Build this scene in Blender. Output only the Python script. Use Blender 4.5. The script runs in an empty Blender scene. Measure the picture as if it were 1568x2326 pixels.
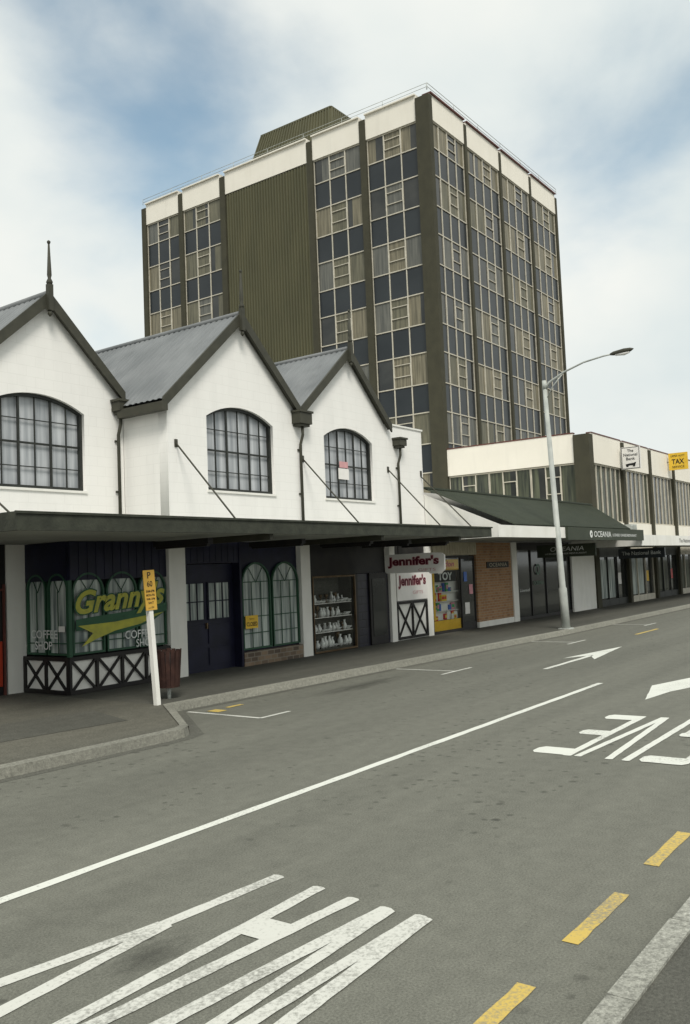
import bpy, math, random
from mathutils import Vector
random.seed(7)
S=bpy.context.scene
COL=bpy.context.collection
# ------------------------------------------------------------------ materials
def nodes(m):
    m.use_nodes=True
    nt=m.node_tree
    return nt,nt.nodes,nt.links,nt.nodes["Principled BSDF"]
def pmat(name,c,c2=None,scale=3.0,rough=0.8,bump=0.0,bscale=None,spec=0.3,coat=0.0,metal=0.0,dirt=0.0,mapz=1.0,lo=.35,hi=.65):
    m=bpy.data.materials.new(name); nt,N,L,P=nodes(m)
    P.inputs['Roughness'].default_value=rough
    P.inputs['Specular IOR Level'].default_value=spec
    P.inputs['Coat Weight'].default_value=coat
    P.inputs['Coat Roughness'].default_value=0.06
    P.inputs['Metallic'].default_value=metal
    c=tuple(c)+(1,)
    c2=tuple(c2)+(1,) if c2 else tuple(v*.82 for v in c[:3])+(1,)
    tc=N.new('ShaderNodeTexCoord'); mp=N.new('ShaderNodeMapping'); mp.inputs['Scale'].default_value=(1,1,mapz)
    L.new(tc.outputs['Object'],mp.inputs['Vector'])
    n=N.new('ShaderNodeTexNoise'); n.inputs['Scale'].default_value=scale; n.inputs['Detail'].default_value=6
    L.new(mp.outputs[0],n.inputs['Vector'])
    r=N.new('ShaderNodeMapRange'); r.inputs[1].default_value=lo; r.inputs[2].default_value=hi
    L.new(n.outputs[0],r.inputs[0])
    mx=N.new('ShaderNodeMix'); mx.data_type='RGBA'
    mx.inputs[6].default_value=c; mx.inputs[7].default_value=c2
    L.new(r.outputs[0],mx.inputs[0])
    out=mx.outputs[2]
    if dirt>0:
        n2=N.new('ShaderNodeTexNoise'); n2.inputs['Scale'].default_value=1.1; n2.inputs['Detail'].default_value=8
        mp2=N.new('ShaderNodeMapping'); mp2.inputs['Scale'].default_value=(3,3,.5); L.new(tc.outputs['Object'],mp2.inputs['Vector']); L.new(mp2.outputs[0],n2.inputs['Vector'])
        r2=N.new('ShaderNodeMapRange'); r2.inputs[1].default_value=.5; r2.inputs[2].default_value=.8; r2.inputs[4].default_value=dirt
        L.new(n2.outputs[0],r2.inputs[0])
        m2=N.new('ShaderNodeMix'); m2.data_type='RGBA'; m2.inputs[7].default_value=tuple(v*.55 for v in c[:3])+(1,)
        L.new(r2.outputs[0],m2.inputs[0]); L.new(out,m2.inputs[6]); out=m2.outputs[2]
    L.new(out,P.inputs['Base Color'])
    if bump>0:
        b=N.new('ShaderNodeBump'); b.inputs['Strength'].default_value=bump; b.inputs['Distance'].default_value=.02
        nb=N.new('ShaderNodeTexNoise'); nb.inputs['Scale'].default_value=bscale or scale*6; nb.inputs['Detail'].default_value=4
        L.new(tc.outputs['Object'],nb.inputs['Vector']); L.new(nb.outputs[0],b.inputs['Height']); L.new(b.outputs[0],P.inputs['Normal'])
    return m
def brickmat(name,c1,c2,mortar,bump=.3,rough=.85,msize=.012,w=.23,h=.085,spec=.2,grime=.72):
    m=bpy.data.materials.new(name); nt,N,L,P=nodes(m)
    P.inputs['Roughness'].default_value=rough; P.inputs['Specular IOR Level'].default_value=spec
    tc=N.new('ShaderNodeTexCoord'); sp=N.new('ShaderNodeSeparateXYZ'); L.new(tc.outputs['Object'],sp.inputs[0])
    ad=N.new('ShaderNodeMath'); ad.operation='ADD'; L.new(sp.outputs[0],ad.inputs[0]); L.new(sp.outputs[1],ad.inputs[1])
    cb=N.new('ShaderNodeCombineXYZ'); L.new(ad.outputs[0],cb.inputs[0]); L.new(sp.outputs[2],cb.inputs[1])
    br=N.new('ShaderNodeTexBrick'); L.new(cb.outputs[0],br.inputs['Vector'])
    br.inputs['Color1'].default_value=c1+(1,); br.inputs['Color2'].default_value=c2+(1,); br.inputs['Mortar'].default_value=mortar+(1,)
    br.inputs['Scale'].default_value=1; br.inputs['Mortar Size'].default_value=msize; br.inputs['Brick Width'].default_value=w; br.inputs['Row Height'].default_value=h
    br.inputs['Mortar Smooth'].default_value=.5
    n=N.new('ShaderNodeTexNoise'); n.inputs['Scale'].default_value=1.3; n.inputs['Detail'].default_value=8
    mp=N.new('ShaderNodeMapping'); mp.inputs['Scale'].default_value=(2.5,2.5,.5); L.new(tc.outputs['Object'],mp.inputs[0]); L.new(mp.outputs[0],n.inputs[0])
    r=N.new('ShaderNodeMapRange'); r.inputs[1].default_value=.45; r.inputs[2].default_value=.85; r.inputs[3].default_value=1; r.inputs[4].default_value=grime
    L.new(n.outputs[0],r.inputs[0])
    mx=N.new('ShaderNodeMix'); mx.data_type='RGBA'; mx.blend_type='MULTIPLY'; mx.inputs[0].default_value=1
    L.new(br.outputs[0],mx.inputs[6]); L.new(r.outputs[0],mx.inputs[7]); L.new(mx.outputs[2],P.inputs['Base Color'])
    b=N.new('ShaderNodeBump'); b.inputs['Strength'].default_value=bump; b.inputs['Distance'].default_value=.01; b.invert=True
    L.new(br.outputs['Fac'],b.inputs['Height']); L.new(b.outputs[0],P.inputs['Normal'])
    return m
def curtain(name,c1,c2,freq=9.0,coat=.35,dist=2.0):
    m=bpy.data.materials.new(name); nt,N,L,P=nodes(m)
    P.inputs['Roughness'].default_value=.8; P.inputs['Specular IOR Level'].default_value=.2
    P.inputs['Coat Weight'].default_value=coat; P.inputs['Coat Roughness'].default_value=.04
    tc=N.new('ShaderNodeTexCoord'); sp=N.new('ShaderNodeSeparateXYZ'); L.new(tc.outputs['Object'],sp.inputs[0])
    ad=N.new('ShaderNodeMath'); ad.operation='ADD'; L.new(sp.outputs[0],ad.inputs[0]); L.new(sp.outputs[1],ad.inputs[1])
    zm=N.new('ShaderNodeMath'); zm.operation='MULTIPLY'; zm.inputs[1].default_value=.06; L.new(sp.outputs[2],zm.inputs[0])
    cb=N.new('ShaderNodeCombineXYZ'); L.new(ad.outputs[0],cb.inputs[0]); L.new(zm.outputs[0],cb.inputs[2])
    n=N.new('ShaderNodeTexNoise'); n.inputs['Scale'].default_value=freq; n.inputs['Detail'].default_value=3; L.new(cb.outputs[0],n.inputs[0])
    r=N.new('ShaderNodeMapRange'); r.inputs[1].default_value=.35; r.inputs[2].default_value=.65; L.new(n.outputs[0],r.inputs[0])
    mx=N.new('ShaderNodeMix'); mx.data_type='RGBA'; mx.inputs[6].default_value=c1+(1,); mx.inputs[7].default_value=c2+(1,)
    L.new(r.outputs[0],mx.inputs[0]); L.new(mx.outputs[2],P.inputs['Base Color'])
    return m
WHITE=brickmat("white_painted_block_wall",(.83,.82,.79),(.82,.81,.78),(.78,.77,.74),bump=.14,msize=.008,w=.4,h=.2,grime=.92)
WPLAIN=pmat("white_paint",(.80,.79,.75),(.75,.74,.69),2,.6,dirt=.25)
CREAM=pmat("cream_parapet_panel",(.83,.79,.70),(.79,.75,.66),.8,.7,dirt=.15)
OLIVE=pmat("olive_textured_paint",(.060,.057,.037),(.050,.048,.032),2,.85,bump=.3,bscale=25,dirt=.3)
OLIVEP=pmat("olive_ribbed_metal",(.098,.094,.052),(.082,.080,.045),1.2,.6,mapz=.3)
OLIVET=pmat("olive_timber_paint",(.056,.055,.040),(.043,.043,.032),5,.6)
GREYROOF=pmat("grey_iron_roof",(.20,.21,.215),(.145,.155,.16),1.2,.55,dirt=.4,mapz=.5)
GREENROOF=pmat("green_iron_roof",(.043,.052,.034),(.032,.040,.026),2,.6)
ALU=pmat("cream_window_frame",(.58,.54,.45),(.48,.45,.37),4,.5)
SPAND=pmat("dark_spandrel_glass",(.018,.023,.027),(.028,.034,.038),.5,.3,spec=.3,coat=.12)
DGLASS=pmat("dark_window_glass",(.02,.023,.023),(.045,.047,.043),.7,.08,spec=.4,coat=.15)
CUR=[curtain("beige_curtain",(.24,.215,.15),(.115,.105,.072),coat=.4),curtain("olive_curtain",(.17,.16,.11),(.085,.082,.058),coat=.4),curtain("grey_curtain",(.15,.15,.13),(.08,.083,.075),coat=.5)]
CURW=curtain("white_net_curtain",(.50,.52,.54),(.25,.27,.29),7)
LACE=curtain("shop_lace_curtain",(.55,.60,.56),(.14,.17,.17),11,.2)
LIVCUR=curtain("dark_green_curtain",(.11,.12,.08),(.03,.035,.03),8)
NAVY=pmat("navy_boarding",(.012,.013,.034),(.007,.008,.02),3,.5,spec=.3)
BLACK=pmat("near_black_paint",(.012,.011,.012),(.02,.018,.016),3,.5)
GREEN=pmat("green_window_frame",(.030,.09,.050),(.022,.07,.04),4,.5)
DFRAME=pmat("dark_window_frame",(.030,.033,.028),(.02,.022,.02),5,.5)
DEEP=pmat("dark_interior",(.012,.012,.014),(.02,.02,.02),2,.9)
SOFFIT=pmat("grey_canopy_soffit",(.36,.37,.34),(.28,.29,.27),.8,.8)
BRICK=brickmat("tan_orange_brick",(.40,.23,.12),(.30,.16,.085),(.34,.27,.19))
BRICKB=brickmat("weathered_stone_brick",(.26,.19,.13),(.10,.08,.065),(.24,.21,.17),w=.22,h=.1,msize=.014)
BEIGE=pmat("beige_boarding",(.46,.42,.31),(.38,.34,.25),4,.7)
CAPRED=pmat("red_brown_capping",(.13,.045,.035),(.1,.035,.03),3,.5)
BRASS=pmat("brass_frame",(.16,.11,.06),(.10,.065,.035),4,.35,metal=.4)
REDP=pmat("orange_red_panel",(.42,.045,.018),(.34,.035,.015),3,.4)
REDS=pmat("red_sign_letters",(.6,.03,.03),(.5,.03,.03),3,.4)
YEL=pmat("yellow_paint",(.80,.52,.05),(.70,.44,.04),4,.5)
YELD=pmat("amber_sign_paint",(.60,.36,.06),(.50,.30,.05),4,.5)
LIME=pmat("lime_lettering",(.46,.45,.06),(.34,.34,.06),6,.5)
SWG=pmat("green_swoosh",(.022,.10,.045),(.014,.07,.033),3,.4)
INK=pmat("black_lettering",(.01,.01,.012),(.015,.015,.015),4,.5)
MAROON=pmat("maroon_lettering",(.13,.010,.025),(.08,.01,.02),4,.5)
PINK=pmat("pink_lettering",(.62,.34,.34),(.5,.26,.28),4,.5)
WLET=pmat("white_lettering",(.72,.74,.72),(.6,.62,.6),4,.5)
SIGNW=pmat("white_sign_board",(.78,.76,.73),(.72,.70,.67),3,.5)
GALV=pmat("galvanised_pole",(.46,.48,.45),(.34,.36,.34),3,.55,dirt=.5,bump=.1)
BIN=pmat("dark_brown_timber_slats",(.055,.028,.022),(.030,.016,.014),8,.8,bump=.4,spec=.15)
PLASTICS=[pmat("toy_colour_%d"%i,c,None,5,.4) for i,c in enumerate([(.6,.04,.03),(.06,.16,.55),(.8,.6,.05),(.06,.35,.12),(.8,.8,.75),(.7,.3,.35)])]
SILVER=pmat("pale_china",(.85,.85,.82),(.6,.6,.6),8,.25,spec=.6)
def glassmat():
    m=bpy.data.materials.new("shop_glass"); nt,N,L,P=nodes(m); N.remove(P)
    t=N.new('ShaderNodeBsdfTransparent'); t.inputs[0].default_value=(.95,.97,.96,1)
    g=N.new('ShaderNodeBsdfGlossy'); g.inputs['Roughness'].default_value=.02; g.inputs[0].default_value=(.8,.8,.8,1)
    f=N.new('ShaderNodeFresnel'); f.inputs[0].default_value=1.3
    x=N.new('ShaderNodeMixShader'); L.new(f.outputs[0],x.inputs[0]); L.new(t.outputs[0],x.inputs[1]); L.new(g.outputs[0],x.inputs[2])
    L.new(x.outputs[0],N['Material Output'].inputs[0]); return m
GLASS=glassmat()
def asphalt(name,c1,c2,spots=True,fine=70,contrast=.3):
    m=bpy.data.materials.new(name); nt,N,L,P=nodes(m); P.inputs['Roughness'].default_value=.85; P.inputs['Specular IOR Level'].default_value=.25
    tc=N.new('ShaderNodeTexCoord')
    def noise(sc,det,vec=None,sx=1,sy=1,loc=0):
        mp=N.new('ShaderNodeMapping'); mp.inputs['Scale'].default_value=(sx,sy,1); mp.inputs['Location'].default_value=(loc,loc,0); L.new(tc.outputs['Object'],mp.inputs[0])
        n=N.new('ShaderNodeTexNoise'); n.inputs['Scale'].default_value=sc; n.inputs['Detail'].default_value=det; n.inputs['Roughness'].default_value=.65; L.new(mp.outputs[0],n.inputs[0]); return n.outputs[0]
    def mr(o,a,b,c,d):
        r=N.new('ShaderNodeMapRange'); r.inputs[1].default_value=a; r.inputs[2].default_value=b; r.inputs[3].default_value=c; r.inputs[4].default_value=d; L.new(o,r.inputs[0]); return r.outputs[0]
    def mix(f,a,b,bt='MIX'):
        x=N.new('ShaderNodeMix'); x.data_type='RGBA'; x.blend_type=bt
        if isinstance(f,float): x.inputs[0].default_value=f
        else: L.new(f,x.inputs[0])
        for i,v in ((6,a),(7,b)):
            if isinstance(v,tuple): x.inputs[i].default_value=v+(1,)
            else: L.new(v,x.inputs[i])
        return x.outputs[2]
    big=mix(mr(noise(.5,5,sx=.25),.35,.65,0,1),c1,c2)
    fn=mr(noise(fine,3),.3,.7,1-contrast,1+contrast)
    o=mix(1.0,big,fn,'MULTIPLY')
    gr=mr(noise(fine*3.5,2),.3,.7,1-contrast,1+contrast); o=mix(1.0,o,gr,'MULTIPLY')
    mid=mr(noise(6,6),.3,.7,.88,1.1); o=mix(1.0,o,mid,'MULTIPLY')
    lane=mr(noise(.35,4,sx=.08,sy=2.2,loc=3),.38,.62,.90,1.08); o=mix(1.0,o,lane,'MULTIPLY')
    if spots:
        for sc,thr,g0 in ((5.5,.20,.50),(2.2,.11,.47)):
            v=N.new('ShaderNodeTexVoronoi'); v.voronoi_dimensions='2D'; v.inputs['Scale'].default_value=sc
            nv=N.new('ShaderNodeTexNoise'); nv.inputs['Scale'].default_value=14; L.new(tc.outputs['Object'],nv.inputs[0])
            av=N.new('ShaderNodeMix'); av.data_type='RGBA'; av.blend_type='ADD'; av.inputs[0].default_value=.05; L.new(tc.outputs['Object'],av.inputs[6]); L.new(nv.outputs['Color'],av.inputs[7])
            L.new(av.outputs[2],v.inputs[0])
            sp=mr(v.outputs['Distance'],thr*.4,thr,1,0)
            rnd=N.new('ShaderNodeSeparateColor'); L.new(v.outputs['Color'],rnd.inputs[0]); pick=mr(rnd.outputs[0],.55,.6,0,1)
            gate=mr(noise(.45,3,sx=.35,sy=1.5),g0,g0+.08,0,.6)
            mu=N.new('ShaderNodeMath'); mu.operation='MULTIPLY'; L.new(sp,mu.inputs[0]); L.new(gate,mu.inputs[1])
            mu2=N.new('ShaderNodeMath'); mu2.operation='MULTIPLY'; L.new(mu.outputs[0],mu2.inputs[0]); L.new(pick,mu2.inputs[1])
            o=mix(mu2.outputs[0],o,tuple(v_*.35 for v_ in c1))
    L.new(o,P.inputs['Base Color'])
    b=N.new('ShaderNodeBump'); b.inputs['Strength'].default_value=.4; b.inputs['Distance'].default_value=.006
    L.new(noise(fine,2),b.inputs['Height']); L.new(b.outputs[0],P.inputs['Normal'])
    return m
ROAD=asphalt("road_asphalt",(.142,.143,.120),(.162,.162,.136))
PAVE=asphalt("pavement_asphalt",(.080,.080,.068),(.105,.104,.088),False,50)
PAVE2=asphalt("concrete_paving",(.135,.130,.105),(.105,.103,.085),True,40)
GROUND=asphalt("ground_soil",(.11,.11,.095),(.13,.13,.11),False,5)
KERB=asphalt("kerb_concrete",(.27,.265,.225),(.19,.188,.16),False,26,.22)
KERBL=asphalt("pale_kerb_concrete",(.34,.34,.30),(.23,.23,.20),False,22,.33)
def worn(name,c,amount=.5):
    m=bpy.data.materials.new(name); nt,N,L,P=nodes(m); P.inputs['Roughness'].default_value=.75
    tc=N.new('ShaderNodeTexCoord')
    n=N.new('ShaderNodeTexNoise'); n.inputs['Scale'].default_value=40; n.inputs['Detail'].default_value=8; n.inputs['Roughness'].default_value=.7; L.new(tc.outputs['Object'],n.inputs[0])
    n2=N.new('ShaderNodeTexNoise'); n2.inputs['Scale'].default_value=1.6; n2.inputs['Detail'].default_value=3; L.new(tc.outputs['Object'],n2.inputs[0])
    a=N.new('ShaderNodeMath'); a.operation='MULTIPLY_ADD'; a.inputs[1].default_value=.5; L.new(n2.outputs[0],a.inputs[0]); L.new(n.outputs[0],a.inputs[2])
    r=N.new('ShaderNodeMapRange'); r.inputs[1].default_value=amount+.18; r.inputs[2].default_value=amount+.40; r.inputs[4].default_value=.8; L.new(a.outputs[0],r.inputs[0])
    mx=N.new('ShaderNodeMix'); mx.data_type='RGBA'; mx.inputs[6].default_value=c+(1,); mx.inputs[7].default_value=(.20,.20,.175,1); L.new(r.outputs[0],mx.inputs[0])
    L.new(mx.outputs[2],P.inputs['Base Color']); return m
RW=worn("worn_white_road_paint",(.60,.60,.55),.55)
RWC=worn("white_road_paint",(.68,.69,.63),.60)
RY=worn("worn_yellow_road_paint",(.58,.42,.10),.535)
# ------------------------------------------------------------------ helpers
def world(o):
    v=Vector(o.location)
    while o.parent: o=o.parent; v+=Vector(o.location)
    return v
def link(o,parent=None):
    COL.objects.link(o)
    if parent:
        o.parent=parent; o.location=-world(parent)
    return o
def thing(name,label,category,loc,group=None):
    e=bpy.data.objects.new(name,None); e.location=loc; e.empty_display_size=.3; COL.objects.link(e)
    e["label"]=label; e["category"]=category
    if group: e["group"]=group
    return e
class MB:
    def __init__(s): s.v=[];s.f=[];s.m=[];s.s=[]
    def poly(s,pts,m=0,sm=False):
        n=len(s.v); s.v+= [tuple(p) for p in pts]; s.f.append(tuple(range(n,n+len(pts)))); s.m.append(m); s.s.append(sm); return s
    def box(s,x0,x1,y0,y1,z0,z1,m=0):
        x0,x1=sorted((x0,x1));y0,y1=sorted((y0,y1));z0,z1=sorted((z0,z1))
        n=len(s.v); s.v+=[(x0,y0,z0),(x1,y0,z0),(x1,y1,z0),(x0,y1,z0),(x0,y0,z1),(x1,y0,z1),(x1,y1,z1),(x0,y1,z1)]
        for q in ((0,3,2,1),(4,5,6,7),(0,1,5,4),(1,2,6,5),(2,3,7,6),(3,0,4,7)):
            s.f.append(tuple(n+i for i in q)); s.m.append(m); s.s.append(False)
        return s
    def beam(s,p0,p1,w,h,m=0,up=(0,0,1)):
        p0=Vector(p0);p1=Vector(p1);d=(p1-p0).normalized();a=d.cross(Vector(up))
        if a.length<1e-4: a=Vector((1,0,0))
        a.normalize(); b=a.cross(d).normalized(); n=len(s.v)
        for p in (p0,p1):
            for i,j in ((-1,-1),(1,-1),(1,1),(-1,1)): s.v.append(tuple(p+a*i*w/2+b*j*h/2))
        for q in ((0,1,2,3),(7,6,5,4),(0,4,5,1),(1,5,6,2),(2,6,7,3),(3,7,4,0)):
            s.f.append(tuple(n+i for i in q)); s.m.append(m); s.s.append(False)
        return s
    def tube(s,pts,rs,seg=12,m=0):
        rings=[]
        P=[Vector(p) for p in pts]
        for i,p in enumerate(P):
            d=(P[min(i+1,len(P)-1)]-P[max(i-1,0)]).normalized(); a=d.cross(Vector((1,.01,0)))
            if a.length<.1: a=d.cross(Vector((0,1,0)))
            a.normalize(); b=d.cross(a); n=len(s.v); r=rs[i] if isinstance(rs,(list,tuple)) else rs
            for k in range(seg):
                t=2*math.pi*k/seg; s.v.append(tuple(p+a*r*math.cos(t)+b*r*math.sin(t)))
            rings.append(n)
        for i in range(len(rings)-1):
            for k in range(seg):
                k2=(k+1)%seg; s.f.append((rings[i]+k,rings[i]+k2,rings[i+1]+k2,rings[i+1]+k)); s.m.append(m); s.s.append(True)
        s.f.append(tuple(rings[0]+k for k in range(seg))[::-1]); s.m.append(m); s.s.append(False)
        s.f.append(tuple(rings[-1]+k for k in range(seg))); s.m.append(m); s.s.append(False)
        return s
    def build(s,name,parent,mats,label=None):
        me=bpy.data.meshes.new(name); me.from_pydata(s.v,[],s.f)
        if not isinstance(mats,(list,tuple)): mats=[mats]
        for mt in mats: me.materials.append(mt)
        me.polygons.foreach_set("material_index",s.m); me.polygons.foreach_set("use_smooth",s.s)
        me.update(); o=bpy.data.objects.new(name,me); link(o,parent)
        if label: o["label"]=label
        return o
def bx(name,parent,mat,*a,label=None): return MB().box(*a).build(name,parent,mat,label)
def pane(name,parent,mat,x0,x1,y,z0,z1): return MB().poly([(x0,y,z0),(x1,y,z0),(x1,y,z1),(x0,y,z1)]).build(name,parent,mat)
def curve_mesh(cu,org,Rv,Uv,fit=None,rot=0):
    o=bpy.data.objects.new("tmp",cu); COL.objects.link(o); bpy.context.view_layer.update()
    me=bpy.data.meshes.new_from_object(o.evaluated_get(bpy.context.evaluated_depsgraph_get()))
    bpy.data.objects.remove(o); 
    Rv=Vector(Rv);Uv=Vector(Uv);Nv=Rv.cross(Uv)
    vs=[Vector(v.co) for v in me.vertices]
    if fit and vs:
        x0=min(v.x for v in vs);x1=max(v.x for v in vs);y0=min(v.y for v in vs);y1=max(v.y for v in vs)
        for v in vs: v.x=(v.x-x0)/(x1-x0)*fit[0]; v.y=(v.y-y0)/(y1-y0)*fit[1]
    c,s_=math.cos(rot),math.sin(rot); org=Vector(org)
    for v,mv in zip(vs,me.vertices):
        x,y=c*v.x-s_*v.y,s_*v.x+c*v.y
        mv.co=org+Rv*x+Uv*y+Nv*v.z
    me.materials.clear(); me.update(); return me
def shape(name,parent,mat,outer,holes,thick,org,Rv=(1,0,0),Uv=(0,0,1),label=None):
    cu=bpy.data.curves.new(name,'CURVE'); cu.dimensions='2D'; cu.fill_mode='BOTH'; cu.extrude=thick/2
    for pl in [outer]+holes:
        sp=cu.splines.new('POLY'); sp.points.add(len(pl)-1); sp.use_cyclic_u=True
        for i,p in enumerate(pl): sp.points[i].co=(p[0],p[1],0,1)
    N=Vector(Rv).cross(Vector(Uv))
    me=curve_mesh(cu,Vector(org)-N*thick/2,Rv,Uv); me.name=name; me.materials.append(mat)
    o=bpy.data.objects.new(name,me); link(o,parent)
    if label: o["label"]=label
    return o
def text(name,parent,mat,body,w,h,org,Rv=(1,0,0),Uv=(0,0,1),shear=0,bold=0.0,rot=0,label=None,depth=0.0):
    cu=bpy.data.curves.new(name,'FONT'); cu.body=body; cu.shear=shear; cu.offset=bold; cu.extrude=depth; cu.resolution_u=4
    me=curve_mesh(cu,org,Rv,Uv,(w,h),rot); me.name=name; me.materials.append(mat)
    o=bpy.data.objects.new(name,me); link(o,parent)
    if label: o["label"]=label
    return o
def script(parent,body,w,h,org,inner,outer,Rv=(1,0,0),shear=.15,rot=0):
    N=Vector(Rv).cross(Vector((0,0,1))); R=Vector(Rv); g=h*.045; org=Vector(org)
    text("lettering",parent,outer,body,w+2*g,h+2*g,org-R*g-Vector((0,0,g)),Rv,shear=shear,bold=.065,rot=rot)
    text("lettering",parent,inner,body,w,h,org+N*.004,Rv,shear=shear,bold=.03,rot=rot)
def arch(x0,x1,z0,zs,zc,n=14):
    w=(x1-x0)/2; r=zc-zs; Rr=(w*w+r*r)/(2*r); cx=(x0+x1)/2; cz=zc-Rr; a=math.asin(min(1,w/Rr))
    return [(x0,z0),(x1,z0)]+[(cx+Rr*math.sin(a-2*a*i/n),cz+Rr*math.cos(a-2*a*i/n)) for i in range(n+1)]
def corr(mb,o,u,v,pitch,depth,n,m=0,duty=.5):
    o=Vector(o);u=Vector(u);v=Vector(v);n=Vector(n).normalized(); L=u.length; k=max(1,int(L/pitch)); us=u/k
    for i in range(k):
        a=o+us*i; pts=[a,a+us*(.5-.12),a+us*.5+n*depth,a+us*(1-.12)+n*depth,a+us]
        for j in range(4): mb.poly([pts[j],pts[j+1],pts[j+1]+v,pts[j]+v],m)
    return mb
# ------------------------------------------------------------------ ground
def flat(name,pts,z,mat):
    o=MB().poly([(x,y,z) for x,y in pts]).build(name,None,mat); o["kind"]="structure"; return o
flat("ground",[(-400,-400),(600,-400),(600,500),(-400,500)],-.004,GROUND)
flat("road",[(-60,1.5),(250,1.5),(250,10.6),(-60,10.6)],0,ROAD)
out=[(-60,8.85),(4,8.85),(7.9,8.64),(8.2,8.66),(8.38,8.76),(8.52,8.95),(9.62,10.42),(24,9.86),(250,9.80)]
inn=[(-60,8.97),(4,8.97),(7.9,8.76),(8.15,8.78),(8.29,8.85),(8.42,9.02),(9.54,10.55),(24,9.99),(250,9.93)]
mb=MB()
for i in range(len(out)-1):
    (a,b),(c,d),(e,f),(g,h)=out[i],out[i+1],inn[i+1],inn[i]
    n=max(1,int(abs(c-a)/1.0)) if abs(c-a)<20 else 12
    L=[]
    for j in range(n+1):
        t=j/n; w=random.uniform(-.008,.008)
        L.append(((a+(c-a)*t,b+(d-b)*t-.01),(a+(c-a)*t,b+(d-b)*t+.015+w),(g+(e-g)*t,h+(f-h)*t)))
    for j in range(n):
        A,B,C=L[j];D_,E,F=L[j+1]
        mb.poly([(*A,-.01),(*D_,-.01),(*E,.115),(*B,.115)]); mb.poly([(*B,.115),(*E,.115),(*F,.132),(*C,.132)])
k=mb.build("kerb",None,KERB); k["kind"]="structure"
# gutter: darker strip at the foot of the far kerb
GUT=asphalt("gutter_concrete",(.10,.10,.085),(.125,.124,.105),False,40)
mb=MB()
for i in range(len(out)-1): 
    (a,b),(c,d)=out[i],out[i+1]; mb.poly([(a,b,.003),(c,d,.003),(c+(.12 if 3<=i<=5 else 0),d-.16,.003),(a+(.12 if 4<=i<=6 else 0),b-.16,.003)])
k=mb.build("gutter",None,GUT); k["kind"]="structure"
flat("pavement",[(x,y) for x,y in inn[6:]]+[(250,20),(9.54,20)],.12,PAVE)
flat("pavement",[(x,y) for x,y in inn[:7]]+[(9.54,20),(-60,20)],.121,PAVE2)
mb=MB(); n=120
for i in range(n):
    a=-20+i; c=a+.993; w=random.uniform(-.008,.008)
    mb.box(a,c,1.40,1.53+w,-.02,.135)
k=mb.build("kerb",None,KERBL); k["kind"]="structure"
flat("pavement",[(-60,-30),(250,-30),(250,1.402),(-60,1.402)],.12,PAVE)
flat("patched_paving",[(6.2,10.2),(8.3,9.9),(8.7,11.2),(6.9,11.5)],.125,PAVE)
def marking(name,polys,mat,z=.004):
    mb=MB()
    for p in polys: mb.poly([(x,y,z) for x,y in p])
    o=mb.build(name,None,mat); o["kind"]="structure"; return o
def stroke(a,b,w):
    a=Vector(a);b=Vector(b);d=(b-a).normalized();n=Vector((-d.y,d.x))*w/2
    L=(b-a).length; k=max(2,int(L/.12)); top=[];bot=[]
    for i in range(k+1):
        p=a+(b-a)*i/k; q=0 if L<.3 else 1
        top.append(p+n*(1+q*random.uniform(-.07,.07))); bot.append(p-n*(1+q*random.uniform(-.07,.07)))
    return bot+[b+n*(-.5)+d*w*.15,b+n*.5+d*w*.15]+top[::-1]+[a+n*.5-d*w*.15,a-n*.5-d*w*.15]
def wob(pts,step=.25,amp=.006):
    o=[]
    for i in range(len(pts)):
        a=Vector(pts[i]);b=Vector(pts[(i+1)%len(pts)]); k=max(1,int((b-a).length/step)); n=Vector((-(b-a).y,(b-a).x)).normalized()
        for j in range(k): o.append(a+(b-a)*j/k+n*random.uniform(-amp,amp))
    return o
marking("centre_line",[wob([(-30,5.39),(14.8,5.41),(14.8,5.51),(-30,5.49)])],RWC)
marking("yellow_line",[wob([(x,1.95),(x+.85,1.95),(x+.85,2.05),(x,2.05)],.12) for x in (1.85,3.3,4.72,6.17,7.62,9.07)],RY)
def strokes_marking(name,L,mat,dx=0):
    mb=MB()
    for i,(a,b,w) in enumerate(L):
        mb.poly([(p[0]+dx,p[1],.004+i*.0004) for p in stroke(a,b,w)])
    o=mb.build(name,None,mat); o["kind"]="structure"; return o
strokes_marking("way_lettering",[((4.80,4.12),(3.72,4.20),.10),((3.8,4.20),(1.9,4.52),.10),((3.8,4.17),(1.9,4.02),.10),
 ((4.76,3.74),(1.9,3.68),.10),((4.71,3.42),(1.9,3.64),.10),((4.06,3.50),(4.06,3.70),.26),
 ((4.68,3.15),(1.9,3.38),.10),((4.66,3.12),(1.9,3.03),.09),((4.68,2.90),(1.9,2.99),.09),((4.66,2.86),(1.9,2.72),.10)],RW,-.05)
strokes_marking("give_lettering",[((9.15,3.82),(11.8,3.82),.09),((9.32,3.86),(9.32,4.2),.34),((10.5,3.86),(10.5,4.13),.30),((11.63,3.86),(11.63,4.2),.34),
 ((9.15,3.70),(11.8,3.55),.08),((9.15,3.36),(11.8,3.52),.08),((9.15,3.18),(11.8,3.18),.085),
 ((9.5,2.62),(11.5,2.62),.09),((9.33,2.62),(9.33,3.02),.32),((11.62,2.62),(11.62,3.02),.32),((10.7,2.99),(11.6,2.99),.08),((10.75,2.82),(10.75,3.02),.25)],RWC,.06)
marking("lane_arrow",[wob([(16.4,7.10),(19.0,7.12),(19.0,7.24),(16.4,7.2)]),wob([(18.3,6.85),(21.1,7.2),(18.3,7.55),(19.0,7.2)])],RWC)
marking("lane_arrow",[wob([(13.27,4.23),(14.19,4.12),(14.74,3.96),(17.5,3.92),(17.5,4.2),(15.9,4.27),(14.76,4.58)])],RWC)
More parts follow.
